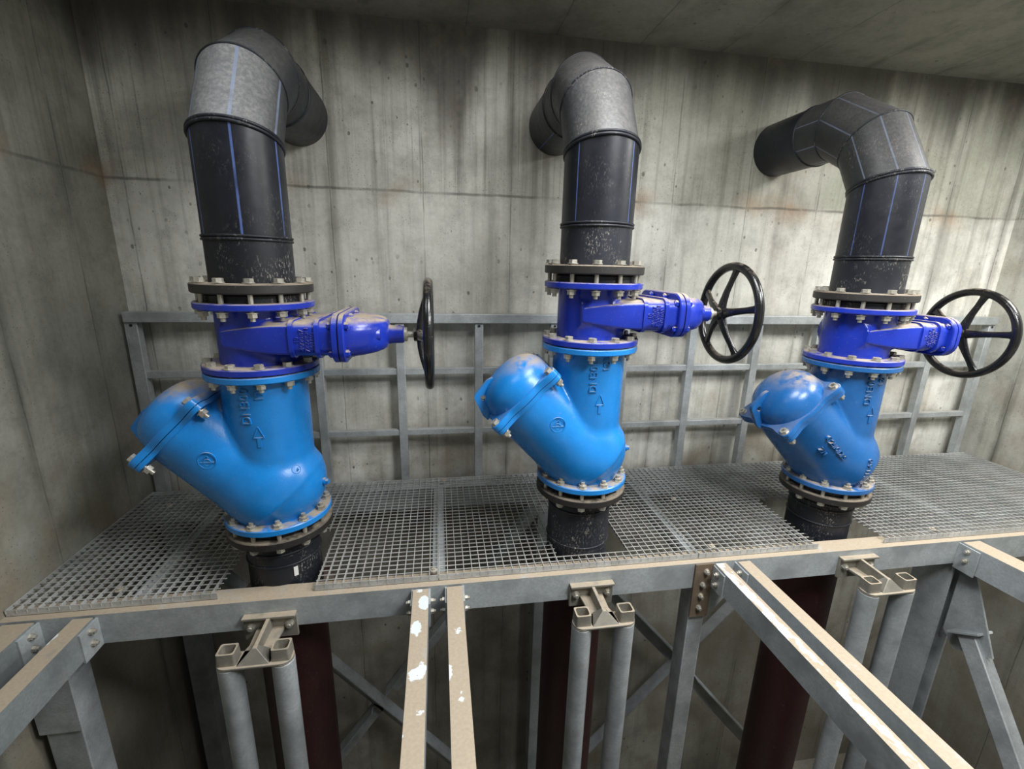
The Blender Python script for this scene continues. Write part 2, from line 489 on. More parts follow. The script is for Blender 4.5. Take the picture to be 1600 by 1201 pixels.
# ------------------------------------------------------------------ room
def slab_with_holes(name, mat, lo, hi, holes, label):
    xs = sorted({lo[0], hi[0], *[h[0] for h in holes], *[h[1] for h in holes]})
    ys = sorted({lo[1], hi[1], *[h[2] for h in holes], *[h[3] for h in holes]})
    mb = MB()
    for a, b in zip(xs, xs[1:]):
        for c, d in zip(ys, ys[1:]):
            if any(h[0] <= a and b <= h[1] and h[2] <= c and d <= h[3] for h in holes): continue
            mb.box((a, c, lo[2]), (b, d, hi[2]))
    o = mb.build(name, mat, kind='structure', label=label, cat=name.split('_')[0])
    return o
T = 0.25
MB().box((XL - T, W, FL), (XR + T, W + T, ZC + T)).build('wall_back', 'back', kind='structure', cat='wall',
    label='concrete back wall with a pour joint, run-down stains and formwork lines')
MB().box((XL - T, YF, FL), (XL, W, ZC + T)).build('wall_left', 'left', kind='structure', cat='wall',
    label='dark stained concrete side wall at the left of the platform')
MB().box((XR, YF, FL), (XR + T, W, ZC + T)).build('wall_right', 'side', kind='structure', cat='wall',
    label='concrete side wall at the right end of the platform')
MB().box((XL - T, YF - T, FL), (XR + T, YF, ZC + T)).build('wall_front', 'side', kind='structure', cat='wall',
    label='concrete wall of the chamber opposite the valves')
MB().box((XL - T, YF - T, FL - T), (XR + T, W + T, FL)).build('floor', 'side', kind='structure', cat='floor',
    label='concrete floor at the bottom of the pit')
HATCH = [(2.45, 3.35, -1.35, -0.50), (0.0, 0.80, -1.15, -0.35), (-1.80, -0.80, -1.15, -0.35), (0.7, 1.6, -2.3, -1.5)]  # last opening is made up, to hold the added frontal fill light
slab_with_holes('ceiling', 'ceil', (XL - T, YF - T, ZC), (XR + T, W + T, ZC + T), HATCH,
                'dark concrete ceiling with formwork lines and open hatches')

MB().box((XL, YF, -0.45), (XR, -1.50, -0.17)).build('floor_landing', 'side', kind='structure', cat='floor',
    label='concrete landing opposite the platform that the beams run onto')
# ------------------------------------------------------------------ bolts
def hexpts(r, a0=0): return [(r * math.cos(a0 + k * PI / 3), r * math.sin(a0 + k * PI / 3)) for k in range(6)]
def bolt_mesh(z0, z1, head_top=True, stick=0.014, both_nut=False):
    """washer and hex at z1, shank, washer and hex at z0 with thread sticking out"""
    mb = MB()
    mb.lathe([(0.0215, z1), (0.0215, z1 + 0.003)], 16).prism(hexpts(0.0185, 0.3), z1 + 0.003, z1 + 0.017)
    mb.lathe([(0.0215, z0 - 0.003), (0.0215, z0)], 16).prism(hexpts(0.0185, 0.1), z0 - 0.020, z0 - 0.003)
    mb.lathe([(0.0095, z0 - 0.020 - (stick if head_top else 0)), (0.0095, z1 + 0.017 + (0 if head_top else stick))], 12)
    return mb.mesh('bolt', 30)
def bolt_ring(parent, me, z, r=0.2, n=12, a0=15, mat='bolt'):
    first = None
    for k in range(n):
        a = math.radians(a0 + 360 * k / n)
        p = (r * math.cos(a), r * math.sin(a), z)
        if first is None: first = put(me, 'bolt', mat, parent, loc=p, rot=(0, 0, a))
        else: copy_to(first, parent, p, (0, 0, a))
JOINT_BOLT = bolt_mesh(-0.030, 0.030)
LONG_BOLT = bolt_mesh(-0.03, 0.078)
FOOT_BOLT = bolt_mesh(-0.068, 0.029, head_top=False)

def ring_prof(r0, r1, z0, z1, c=0.004):
    return [(r0, z0), (r1 - c, z0), (r1, z0 + c), (r1, z1 - c), (r1 - c, z1), (r0, z1)]

# ------------------------------------------------------------------ ball check valve
A_ = (-math.sqrt(.5), 0, math.sqrt(.5)); E_ = (math.sqrt(.5), 0, math.sqrt(.5)); CC = Vector((-0.325, 0, 0.447))
def f_check(x, y, z):
    tube = np.maximum(np.hypot(x, y) - 0.169, np.maximum(z - 0.67, 0.012 - z))
    c = (0.004, 0.0, 0.16)
    bulb = np.maximum(np.sqrt((x - c[0]) ** 2 + y ** 2 + (z - c[2]) ** 2) - 0.208, 0.012 - z)
    dx, dz = x - 0.004, z - 0.118
    t = dx * A_[0] + dz * A_[2]
    q = dx * E_[0] + dz * E_[2]
    rad = 0.198 - 0.012 * np.clip(t / 0.45, 0, 1)
    br = np.maximum(np.hypot(q, y) - rad, np.maximum(t - 0.46, -t - 0.02))
    br = np.maximum(br, 0.02 - z)
    body = smin(br, bulb, 0.05)
    return smin(body, tube, 0.014)
CHECK_BODY = surface_net(f_check, (-0.62, -0.23, -0.02), (0.26, 0.23, 0.71), 0.0095).mesh('body', 50)
# cover: rounded flange with four bolt ears, dome and lifting lug; local frame (e, y, a)
FC = basis(CC, E_, (0, 1, 0), A_)      # x=e, y=y, z=a
FC = Matrix(((E_[0], 0, A_[0], CC.x), (0, 1, 0, CC.y), (E_[2], 0, A_[2], CC.z), (0, 0, 0, 1)))
def ear_outline(base=0.189, bump=0.070, n=144, wid=13.5):
    P = []
    for k in range(n):
        a = 360 * k / n
        d = (a + 45) % 90 - 0
        d = min(d, 90 - d)
        r = base + bump * math.exp(-(d / wid) ** 2)
        P.append((r * math.cos(math.radians(a)), r * math.sin(math.radians(a))))
    return P
EO = ear_outline()
cov = MB()
cov.loft([[(x, y, 0.002) for x, y in EO], [(x, y, 0.026) for x, y in EO], [(x * .985, y * .985, 0.030) for x, y in EO]])
prof = []
for i in range(15):
    t = PI / 2 * i / 14
    prof.append((0.182 * math.cos(t) ** 0.78 if i < 14 else 0.0, 0.012 + 0.138 * math.sin(t) ** 0.80))
prof[0] = (0.186, 0.022); prof[1] = (0.1825, 0.034)
cov.lathe([(r_ * 0.972, z_) for r_, z_ in prof], 64, Matrix.Translation((0.009, 0, 0)))
COVER = cov.mesh('cover', 38)
lug = MB()
def plate_hole(mb, poly, c, r, y0, y1):
    # polygon with a round hole: bridge outline to hole by angle
    n = 32; ring = []; out = []
    for k in range(n):
        a = 2 * PI * k / n; d = Vector((math.cos(a), math.sin(a)))
        ring.append((c[0] + r * d.x, c[1] + r * d.y))
        best = None
        for i in range(len(poly)):
            p, q = Vector(poly[i]), Vector(poly[(i + 1) % len(poly)])
            e = q - p; den = d.x * e.y - d.y * e.x
            if abs(den) < 1e-9: continue
            w = p - Vector(c)
            t = (w.x * e.y - w.y * e.x) / den; u = (w.x * d.y - w.y * d.x) / den
            if t > 0 and -1e-6 <= u <= 1 + 1e-6 and (best is None or t < best): best = t
        out.append((c[0] + d.x * best, c[1] + d.y * best))
    mb.loft([[(x, y0, z) for x, z in o] for o in (ring, out)], caps=False)
    mb.loft([[(x, y1, z) for x, z in o] for o in (ring, out)], caps=False)
    mb.loft([[(x, y, z) for x, z in out] for y in (y0, y1)], caps=False)
    mb.loft([[(x, y, z) for x, z in ring] for y in (y0, y1)], caps=False)
plate_hole(lug, [(-0.214, 0.018), (-0.172, 0.140), (-0.160, 0.150), (-0.045, 0.162), (-0.03, 0.02)], (-0.140, 0.112), 0.013, -0.012, 0.012)
LUG = lug.mesh('lifting_lug', 30)
bf = MB()
bf.loft([[(x, y, -0.020) for x, y in EO], [(x, y, -0.001) for x, y in EO]])
BRANCH_FLANGE = bf.mesh('branch_flange', 38)
CBOLT = bolt_mesh(-0.026, 0.028)
# raised foundry roundel and pipe-size lettering
def roundel(mb, F):
    for rr, w, zz in ((0.034, 0.0030, 0), (0.0135, 0.0026, 0)):
        cy = 0 if rr > 0.03 else -0.008
        mb.add(*_torus(rr, w), F @ Matrix.Translation((0, cy, 0)))
    mb.box((-0.027, -0.0105, -0.004), (0.027, -0.0055, 0.003), F)
    mb.tube([F @ Vector((-0.020, 0.000, 0)), F @ Vector((-0.012, 0.010, 0.001)), F @ Vector((0.002, 0.020, 0.001)), F @ Vector((0.006, 0.012, 0.001))], 0.0022, 8)
def _torus(R_, r_, n=48, k=8):
    v = []; f = []
    for i in range(n):
        a = 2 * PI * i / n
        for j in range(k):
            b = 2 * PI * j / k
            v.append(((R_ + r_ * math.cos(b)) * math.cos(a), (R_ + r_ * math.cos(b)) * math.sin(a), r_ * math.sin(b)))
    for i in range(n):
        for j in range(k):
            f.append((i * k + j, ((i + 1) % n) * k + j, ((i + 1) % n) * k + (j + 1) % k, i * k + (j + 1) % k))
    return v, f
def on_tube(r, az, z, roll=90):
    """frame on a vertical tube: az in degrees, text plane tangential, rolled about its normal"""
    a = math.radians(az)
    nrm = Vector((math.cos(a), math.sin(a), 0)); up = Vector((0, 0, 1)); x = up.cross(nrm)
    ca, sa = math.cos(math.radians(roll)), math.sin(math.radians(roll))
    X = x * ca + up * sa; Y = -x * sa + up * ca
    return Matrix(((X.x, Y.x, nrm.x, nrm.x * r), (X.y, Y.y, nrm.y, nrm.y * r), (X.z, Y.z, nrm.z, z), (0, 0, 0, 1)))
def check_marks(kind):
    out = []
    mb = MB()
    add_text(mb, 'DN300', 0.050, 0.0055, on_tube(0.1695, -98, 0.560))
    out.append(('size_lettering', mb)); mb = MB()
    add_text(mb, '12"', 0.046, 0.0055, on_tube(0.1695, -79, 0.612))
    out.append(('size_lettering', mb)); mb = MB()
    F = on_tube(0.170, -86, 0.445, 0)
    for p, q in (((-.02, -.018), (0, .03)), ((.02, -.018), (0, .03)), ((-.02, -.018), (.02, -.018))):
        mb.tube([F @ Vector((*p, 0)), F @ Vector((*q, 0))], 0.0026, 8)
    mb.box((-0.007, -0.058, -0.004), (0.007, -0.018, 0.003), F)
    out.append(('flow_arrow', mb)); mb = MB()
    if kind != 3:
        roundel(mb, Matrix(((1, 0, 0, -0.185), (0, 0, -1, -0.1885), (0, 1, 0, 0.345), (0, 0, 0, 1))))
        out.append(('foundry_mark', mb)); mb = MB()
        n = Vector((0.124, -0.13, 0.104)).normalized()
        if kind == 1:
            p = Vector((0.004, 0, 0.16)) + n * 0.208
            G = frame(n).to_4x4(); G.translation = p
            mb.add(*_torus(0.018, 0.002), G)
            G = basis(p, (1, 0, 0), n.cross(Vector((1, 0, 0))).normalized(), n)
            add_text(mb, '26', 0.026, 0.002, G); out.append(('cast_date', mb))
    else:
        # two lines of foundry text down the branch, one up the foot of the body
        ax = Vector(A_); e = Vector(E_)
        for txt, ang, t, size in (('C 2510 DES', 263, 0.235, 0.036), ('ZN', 246, 0.26, 0.036)):
            a = math.radians(ang)
            nrm = (e * math.cos(a) + Vector((0, 1, 0)) * math.sin(a))
            X = -ax; Y = nrm.cross(X)
            p = Vector((0.004, 0, 0.118)) + ax * t + nrm * 0.1955
            mb_t = Matrix(((X.x, Y.x, nrm.x, p.x), (X.y, Y.y, nrm.y, p.y), (X.z, Y.z, nrm.z, p.z), (0, 0, 0, 1)))
            add_text(mb, txt, size, 0.009, mb_t); out.append(('foundry_lettering', mb)); mb = MB()
        add_text_arc(mb, 'PAM160', 0.040, 0.009, (0.004, 0, 0.16), (0.10, -0.97, -0.16), (0.10, -0.17, 0.98), 0.212, 0.027); out.append(('foundry_lettering', mb))
    return out
TOPF = MB().lathe(ring_prof(0.10, 0.2225, 0.660, 0.687), 72, close=True).mesh('flange', 30)
BOTF = MB().lathe(ring_prof(0.10, 0.2225, 0.0, 0.029), 72, close=True).mesh('flange', 30)
PLUG = MB().lathe([(0.017, 0), (0.017, 0.012)], 20).prism(hexpts(0.013), 0.012, 0.024).mesh('drain_plug', 30)

def check_valve(i, label, mat):
    z0 = 0.2554 + LIFT[i]
    t = thing('check_valve', label, 'valve', (XS[i], YS[i], z0), 'ball check valves above the grating')
    def P(me, name, m, **k):
        if me.materials and me.materials[0] != M[m]: me = me.copy(); me.materials.clear()
        return put(me, name, m, t, **k)
    body = P(CHECK_BODY, 'body', mat)
    P(TOPF, 'flange', mat); P(BOTF, 'flange', mat)
    bfl = P(BRANCH_FLANGE, 'branch_flange', mat); bfl.matrix_local = FC
    cv = P(COVER, 'cover', mat); cv.matrix_local = FC
    lg = put(LUG if not LUG.materials or LUG.materials[0] == M[mat] else LUG.copy(), 'lifting_lug', None, cv)
    lg.data.materials.clear(); lg.data.materials.append(M[mat])
    for e, y in ((.163, -.163), (-.163, -.163), (.163, .163), (-.163, .163)):
        b = put(CBOLT, 'cover_bolt', 'bolt', t); b.matrix_local = FC @ Matrix.Translation((e, y, 0))
    for nm_, mk_ in check_marks(i + 1): mk_.build(nm_, mat, body, ang=30)
    a = math.radians(-12)
    pl = P(PLUG, 'drain_plug', mat, loc=(0.209, -0.03, 0.155)); pl.rotation_euler = (0, PI / 2, a)
    # gasket between the two mating flanges, joint bolts
    MB().lathe([(0.19, 0.687), (0.19, 0.692)], 48).build('gasket', 'rubber', t)
    bolt_ring(t, JOINT_BOLT, 0.6895)
    bolt_ring(t, FOOT_BOLT, 0.0)
    return t
check_valve(0, 'blue Y-shaped check valve on the leftmost riser, dusty dome against the side wall', 'lblue')
check_valve(1, 'bright blue Y-shaped check valve on the middle riser, its dome and lifting lug in profile', 'lblue')
check_valve(2, 'darker blue Y-shaped check valve on the rightmost riser, its dome facing out', 'mblue')

# ------------------------------------------------------------------ gate valve
ZG = 0.137
def f_gate(x, y, z):
    tube = np.maximum(np.hypot(x, y) - 0.156, np.maximum(z - 0.268, 0.01 - z))
    fil = np.maximum(np.hypot(x, y) - 0.18, np.maximum(np.abs(z - 0.139) - 0.2, -1))
    u = np.clip(x / 0.18, 0, 1)
    hw = 0.155 + 0.040 * u; hh = 0.052 + 0.016 * u
    qy = np.abs(y) - hw + 0.04; qz = np.abs(z - ZG - 0.006) - hh + 0.04
    box = np.hypot(np.maximum(qy, 0), np.maximum(qz, 0)) + np.minimum(np.maximum(qy, qz), 0) - 0.04
    box = np.maximum(box, np.maximum(x - 0.335, -x - 0.09))
    return smin(tube, box, 0.025)
GATE_BODY = surface_net(f_gate, (-0.2, -0.22, -0.02), (0.36, 0.22, 0.30), 0.0085).mesh('body', 45)
def yz(sec, x, dz=0.0): return [(x, a, ZG + 0.006 + dz + b) for a, b in sec]
rb = MB()
for x0, x1, hw, hh in ((0.170, 0.186, 0.201, 0.074), (0.266, 0.282, 0.203, 0.077)):
    rb.loft([yz(rrect(hw, hh, 0.04), x0), yz(rrect(hw, hh, 0.04), x1)])
for s_ in (-1, 1):                         # guide bulges either side of the wedge chamber
    rb.loft([[(x_, s_ * 0.150 + a, ZG + 0.004 + b) for a, b in rrect(0.012 + 0.032 * k, 0.034 + 0.024 * k, 0.010)]
             for x_, k in ((-0.085, -0.2), (-0.06, 0.05), (0.02, 0.55), (0.10, 0.9), (0.175, 1.0))])
RIBS = rb.mesh('rib', 40)
def lobed(hw, hh, r): return rrect(hw, hh, r, 6)
BF1 = MB().loft([yz(lobed(0.212, 0.094, 0.07), 0.328), yz(lobed(0.216, 0.098, 0.07), 0.332), yz(lobed(0.216, 0.098, 0.07), 0.351)]).mesh('bonnet_flange', 30)
BGK = MB().loft([yz(lobed(0.210, 0.092, 0.07), 0.351), yz(lobed(0.210, 0.092, 0.07), 0.357)]).mesh('gasket', 30)
cap = MB().loft([yz(lobed(0.216, 0.098, 0.07), 0.357), yz(lobed(0.216, 0.098, 0.07), 0.374), yz(lobed(0.212, 0.094, 0.07), 0.378)])
cap.loft([yz(lobed(w_, h_, min(w_, h_) * .8), x_, dz) for x_, w_, h_, dz in
          ((0.374, 0.184, 0.080, 0), (0.40, 0.180, 0.079, 0), (0.44, 0.164, 0.075, 0.0), (0.48, 0.135, 0.070, 0), (0.508, 0.102, 0.064, 0), (0.522, 0.080, 0.056, 0), (0.529, 0.058, 0.044, 0))])
for y_ in (-0.095, 0.095):                 # bosses on the bonnet shoulders
    cap.loft([[(x_, y_ * k + a, ZG + 0.012 + b) for a, b in rrect(r_, r_, r_ * .98)] for x_, r_, k in ((0.41, 0.036, 1.15), (0.485, 0.034, 1.0), (0.502, 0.026, 1.0), (0.507, 0.012, 1.0))])
BONNET = cap.mesh('bonnet', 40)
nk = MB().loft([[(x_, r_ * math.cos(a), ZG + r_ * math.sin(a)) for a in [2 * PI * k / 28 for k in range(28)]] for x_, r_ in ((0.515, 0.045), (0.545, 0.040), (0.588, 0.038), (0.592, 0.034))])
NECK = nk.mesh('neck', 40)
st = MB().cyl((0.585, 0, ZG), (0.605, 0, ZG), 0.031).cyl((0.60, 0, ZG), (0.66, 0, ZG), 0.0135)
STEM = st.mesh('spindle', 40)
GTOP = MB().lathe(ring_prof(0.10, 0.2225, 0.2520, 0.2790), 72, close=True).mesh('flange', 30)
GBOT = MB().lathe(ring_prof(0.10, 0.2225, 0.0025, 0.030), 72, close=True).mesh('flange', 30)
SBOLT = MB().prism(hexpts(0.016), 0.0, 0.012).lathe([(0.02, -0.004), (0.02, 0.0)], 16).lathe([(0.012, 0.012), (0.011, 0.016)], 12).mesh('bonnet_bolt', 30)
# handwheel, local frame: axis = x, centre at origin
HR = 0.2455
rim = MB(); rim.add([(z_, x_, y_) for x_, y_, z_ in _torus(HR - 0.020, 0.020, 72, 14)[0]], _torus(HR - 0.020, 0.020, 72, 14)[1])
RIM = rim.mesh('rim', 60)
sp = MB()
secs = []
for t_, dx, w_, h_ in ((0.022, -0.040, 0.026, 0.014), (0.06, -0.038, 0.021, 0.013), (0.11, -0.030, 0.0165, 0.0115), (0.16, -0.016, 0.015, 0.0105), (0.20, -0.005, 0.018, 0.011), (0.224, 0.0, 0.032, 0.013)):
    secs.append([(dx + b, a, t_) for a, b in rrect(w_, h_, h_ * .9)])
sp.loft(secs)
SPOKE = sp.mesh('spoke', 50)
hb = MB().lathe([(0.014, -0.068), (0.030, -0.066), (0.034, -0.03), (0.030, -0.022), (0.0, -0.021)], 28, Matrix.Rotation(PI / 2, 4, 'Y'))
HUB = hb.mesh('hub', 35)
def gate_marks(i):
    out = []
    for txt, x_ in (('10', 0.199), ('40/20.07', 0.219), ('72008DN', 0.238), ('01100', 0.256)):
        F = Matrix(((0, -1, 0, x_), (0, 0, -1, -0.1945), (1, 0, 0, ZG + 0.006), (0, 0, 0, 1)))
        mb = MB(); add_text(mb, txt, 0.0235, 0.004, F); out.append(('cast_lettering', mb))
    return out
def gate_valve(i, label, turn):
    t = thing('gate_valve', label, 'valve', (XS[i], YS[i], 0.9446 + LIFT[i]), 'gate valves with handwheels')
    body = put(GATE_BODY, 'body', 'dblue', t)
    put(RIBS, 'rib', 'dblue', body)
    for nm_, mk_ in gate_marks(i): mk_.build(nm_, 'dblue', body, ang=30)
    put(GTOP, 'flange', 'dblue', t); put(GBOT, 'flange', 'dblue', t)
    put(BF1, 'bonnet_flange', 'dblue', t); put(BGK, 'gasket', 'rubber', t); put(BONNET, 'bonnet', 'dblue', t)
    put(NECK, 'neck', 'dblue', t); put(STEM, 'spindle', 'bolt', t)
    for y, z in ((-0.188, 0.062), (-0.188, -0.066), (0.188, 0.062), (0.188, -0.066), (-0.07, 0.088), (0.07, 0.088), (-0.07, -0.088), (0.07, -0.088)):
        for x, sg in ((0.378, 1), (0.328, -1)):
            b = put(SBOLT, 'bonnet_bolt', 'dblue', t, loc=(x, y * 0.97, ZG + 0.006 + z * 0.86)); b.rotation_euler = (0, sg * PI / 2, 0)
    hw = bpy.data.objects.new('handwheel', None); COL.objects.link(hw); hw.parent = t; hw.location = (0.70, 0, ZG); hw.rotation_euler = (turn, 0, 0)
    put(RIM, 'rim', 'black', hw); put(HUB, 'hub', 'black', hw)
    for k in range(5): put(SPOKE, 'spoke', 'black', hw, rot=(2 * PI * k / 5, 0, 0))
    bolt_ring(t, LONG_BOLT, 0.2775)
    return t
gate_valve(0, 'ultramarine gate valve on the leftmost riser, black handwheel seen edge-on', math.radians(16))
gate_valve(1, 'ultramarine gate valve on the middle riser with a black five-spoke handwheel', math.radians(7))
gate_valve(2, 'ultramarine gate valve on the rightmost riser, its handwheel near the side wall', math.radians(12))

# ------------------------------------------------------------------ riser pipes with segmented elbow
RP = 0.1575
def seg_pipe(name, mat, parent, p, d, r, planes, n=64, label=None):
    """pipe of radius r whose two ends are cut by planes (q, n); local z along d, local x = world x"""
    d = Vector(d).normalized(); ex = Vector((1, 0, 0)); ey = d.cross(ex)
    F = Matrix((ex, ey, d)).transposed().to_4x4(); F.translation = Vector(p)
    rings = []
    for q, nn in planes:
        q, nn = Vector(q), Vector(nn); ring = []
        for k in range(n):
            a = 2 * PI * k / n
            o = Vector(p) + ex * r * math.cos(a) + ey * r * math.sin(a)
            t = (q - o).dot(nn) / d.dot(nn)
            ring.append((r * math.cos(a), r * math.sin(a), t))
        rings.append(ring)
    mb = MB().loft(rings, caps=False)
    o = mb.build(name, mat, parent); o.matrix_local = F
    return o
def bead(parent, q, nn, d, r, rad=0.0065, name='weld_bead', mat='pe', double=False):
    """welded ring where a pipe of direction d meets the plane (q, nn)"""
    d = Vector(d).normalized(); ex = Vector((1, 0, 0)); ey = d.cross(ex); q, nn = Vector(q), Vector(nn)
    mb = MB()
    for off in ((-0.006, 0.006) if double else (0,)):
        pts = []
        for k in range(72):
            a = 2 * PI * k / 72
            o = q + ex * r * math.cos(a) + ey * r * math.sin(a)
            t = (q - o).dot(nn) / d.dot(nn)
            pts.append(o + d * t + nn * off)
        mb.tube(pts, rad, 8, True)
    return mb.build(name, mat, parent, ang=60)
def riser(i, label, zA, ze, mv, mdusty):
    z_f = 1.2580 + LIFT[i]; z_w = 1.4632 + LIFT[i]
    t = thing('riser_pipe', label, 'pipe', (XS[i], YS[i], z_f), 'black riser pipes bending into the back wall')
    Z = lambda z: z - z_f
    L = (ze - zA) / 1.366
    A = Vector((0, 0, Z(zA))); B = A + L * Vector((0, .5, .8660)); C_ = B + L * Vector((0, .8660, .5))
    D = Vector((0, min(C_.y + 0.17, W - 0.1), Z(ze)))
    def nrm(a): a = math.radians(a); return Vector((0, math.sin(a), math.cos(a)))
    up = Vector((0, 0, 1)); fw = Vector((0, 1, 0))
    W1 = Vector((0, 0, Z(z_w)))
    seg_pipe('spigot', 'pe', t, (0, 0, 0.0), up, RP - 0.001, (((0, 0, 0), up), (W1, up)))
    seg_pipe('vertical_pipe', mv, t, W1, up, RP, ((W1, up), (A, nrm(15))))
    seg_pipe('elbow_segment', mdusty, t, A, nrm(30), RP, ((A, nrm(15)), (B, nrm(45))))
    m2_ = 'pd0' if i == 0 else mdusty
    seg_pipe('elbow_segment', m2_, t, B, nrm(60), RP, ((B, nrm(45)), (C_, nrm(75))))
    seg_pipe('elbow_segment', m2_, t, C_, fw, RP, ((C_, nrm(75)), (D, fw)))
    seg_pipe('wall_pipe', 'pe2' if i == 1 else 'pep', t, D, fw, RP, ((D, fw), (Vector((0, W + 0.003 - YS[i], Z(ze))), fw)))
    bead(t, W1, up, up, RP + 0.001, 0.0055, double=True)
    bead(t, A, nrm(15), up, RP + 0.001, 0.0065, double=True)
    bead(t, B, nrm(45), nrm(30), RP, 0.0045)
    bead(t, C_, nrm(75), nrm(60), RP, 0.0045)
    bead(t, D, fw, fw, RP, 0.006)
    # stub end collar and loose backing ring
    MB().lathe([(0.186, -0.034), (0.186, -0.008), (0.176, 0.0)], 56).build('stub_end', 'pe', t)
    MB().lathe(ring_prof(0.159, 0.2235, 0.0, 0.039, 0.005), 72, close=True).build('backing_ring', 'blackdust', t, ang=30)
    return t
riser(0, 'black pipe riser nearest the left wall with bright blue lines and a pale dusty elbow', 1.815, 2.155, 'pe1', 'pd1')
riser(1, 'middle black pipe riser with one thin blue line and a grey scuffed elbow', 1.862, 2.187, 'pe2', 'pd2')
riser(2, 'rightmost black pipe riser with close blue lines, elbow bending left into the wall', 1.803, 2.143, 'pe3', 'pd3')

# ------------------------------------------------------------------ lower stub pipes and red discharge pipes
def stub(i, label):
    z0 = 0.2554 + LIFT[i]
    t = thing('stub_pipe', label, 'pipe', (XS[i], YS[i], -0.14), 'black stub pipes standing in the grating openings')
    Z = lambda z: z + 0.14
    MB().lathe([(0.150, 0.0), (RP, 0.004), (RP, Z(z0 - 0.085))], 64).build('pipe', 'pe', t)
    MB().lathe([(0.170, Z(z0 - 0.09)), (0.186, Z(z0 - 0.03)), (0.186, Z(z0 - 0.002))], 64).build('stub_end', 'pe', t)
    MB().lathe(ring_prof(0.172, 0.2235, Z(z0 - 0.068), Z(z0 - 0.032), 0.004), 72, close=True).build('backing_ring', 'rubber', t, ang=30)
    for z in (z0 - 0.135, z0 - 0.105, 0.062 if i == 0 else 0.03):
        bead(t, (0, 0, Z(z)), Vector((0, 0, 1)), (0, 0, 1), RP + 0.0005, 0.005)
    return t
s0 = stub(0, 'black stub pipe under the leftmost valve with a small white sticker')
a = math.radians(-58)
MB().box((-0.009, -0.001, -0.022), (0.009, 0.003, 0.022)).build('sticker', 'white', s0, label='small white sticker').matrix_local = \
    Matrix.Translation((0.159 * math.cos(a), 0.159 * math.sin(a), 0.165)) @ Matrix.Rotation(a - PI / 2, 4, 'Z')
stub(1, 'ribbed black stub pipe under the middle valve, rising through the narrow grating opening')
stub(2, 'dust-stained black stub pipe under the rightmost valve')
for i, lab in enumerate(('dark red discharge pipe going down into the pit under the leftmost valve',
                         'dark red discharge pipe going down into the pit under the middle valve',
                         'dark red discharge pipe going down into the pit under the rightmost valve')):
    t = thing('discharge_pipe', lab, 'pipe', (XS[i], YS[i], FL), 'dark red discharge pipes')
    MB().lathe([(0.158, 0.0), (0.158, -0.175 - FL)], 56).build('pipe', 'red', t)
    MB().lathe(ring_prof(0.12, 0.205, -0.175 - FL, -0.150 - FL), 56, close=True).build('flange', 'red', t, ang=30)

# ------------------------------------------------------------------ steel platform
# front beam: channel section, web toward the pit
def channel_x(mb, x0, x1, yf, z0, z1, depth, t=0.009):
    mb.box((x0, yf, z0), (x1, yf + t, z1))
    mb.box((x0, yf + t, z1 - t), (x1, yf + depth, z1))
    mb.box((x0, yf + t, z0), (x1, yf + depth, z0 + t))
channel_beam = MB(); channel_x(channel_beam, XL, XR, BY, -0.172, -0.031, 0.094)
channel_beam.build('front_beam', 'galvdust', label='long galvanised channel beam carrying the front edge of the grating', cat='beam')
back_beam = MB(); channel_x(back_beam, XL, XR, 0.700, -0.172, -0.031, 0.14)
back_beam.build('back_beam', 'galv', label='galvanised beam under the back edge of the grating, along the wall', cat='beam')
def joist(x, lab):
    MB().box((x - 0.03, -0.149, -0.040), (x + 0.03, 0.698, -0.031)).box((x - 0.005, -0.149, -0.15), (x + 0.005, 0.698, -0.04)) \
        .build('joist', 'galv', label=lab, cat='beam', group='joists under the grating')
joist(-0.446, 'steel joist under the grating joint between the left and middle valves')
joist(0.847, 'steel joist under the grating joint between the middle and right valves')
joist(2.55, 'steel joist under the grating right of the rightmost valve')
joist(-1.72, 'steel joist under the grating left of the leftmost valve')

# gratings
PX, PY = 0.0385, 0.0331
OPEN = [(-1.385, -0.990, -0.30, 0.24), (0.135, 0.498, -0.1445, 0.27), (1.535, 1.942, -0.30, 0.26)]
CLIP = MB().lathe([(0.017, 0), (0.016, 0.004), (0.008, 0.005)], 16).prism(hexpts(0.009), 0.005, 0.011).mesh('clip', 30)
def spans(lo, hi, cuts):
    seg = [(lo, hi)]
    for a, b in cuts:
        ns = []
        for p, q in seg:
            if b <= p or a >= q: ns.append((p, q)); continue
            if a > p: ns.append((p, a))
            if b < q: ns.append((b, q))
        seg = ns
    return seg
def grating(x0, x1, label, jag=()):
    mb = MB(); wd = 0.0029; dp = 0.017
    n = max(2, round((x1 - x0) / PX))
    for k in range(n + 1):
        x = x0 + wd / 2 + (x1 - x0 - wd) * k / n
        cuts = [(o[2], o[3]) for o in OPEN if o[0] - 0.001 < x < o[1] + 0.001]
        for p, q in spans(GY0, GY1, cuts):
            mb.box((x - wd / 2, p, -dp), (x + wd / 2, q, 0.0))
    m_ = round((GY1 - GY0) / PY)
    for k in range(m_ + 1):
        y = GY0 + 0.003 + (GY1 - GY0 - 0.006) * k / m_
        edge = k in (0, m_)
        cuts = [(o[0], o[1]) for o in OPEN if o[2] < y < o[3]]
        for p, q in spans(x0, x1, cuts):
            mb.box((p, y - wd / 2, -0.028 if edge else -0.0045), (q, y + wd / 2, 0.0 if edge else -0.0008))
    o = mb.build('steel_grating', 'grate', label=label, cat='grating', group='steel floor gratings on the platform', ang=20)
    return o
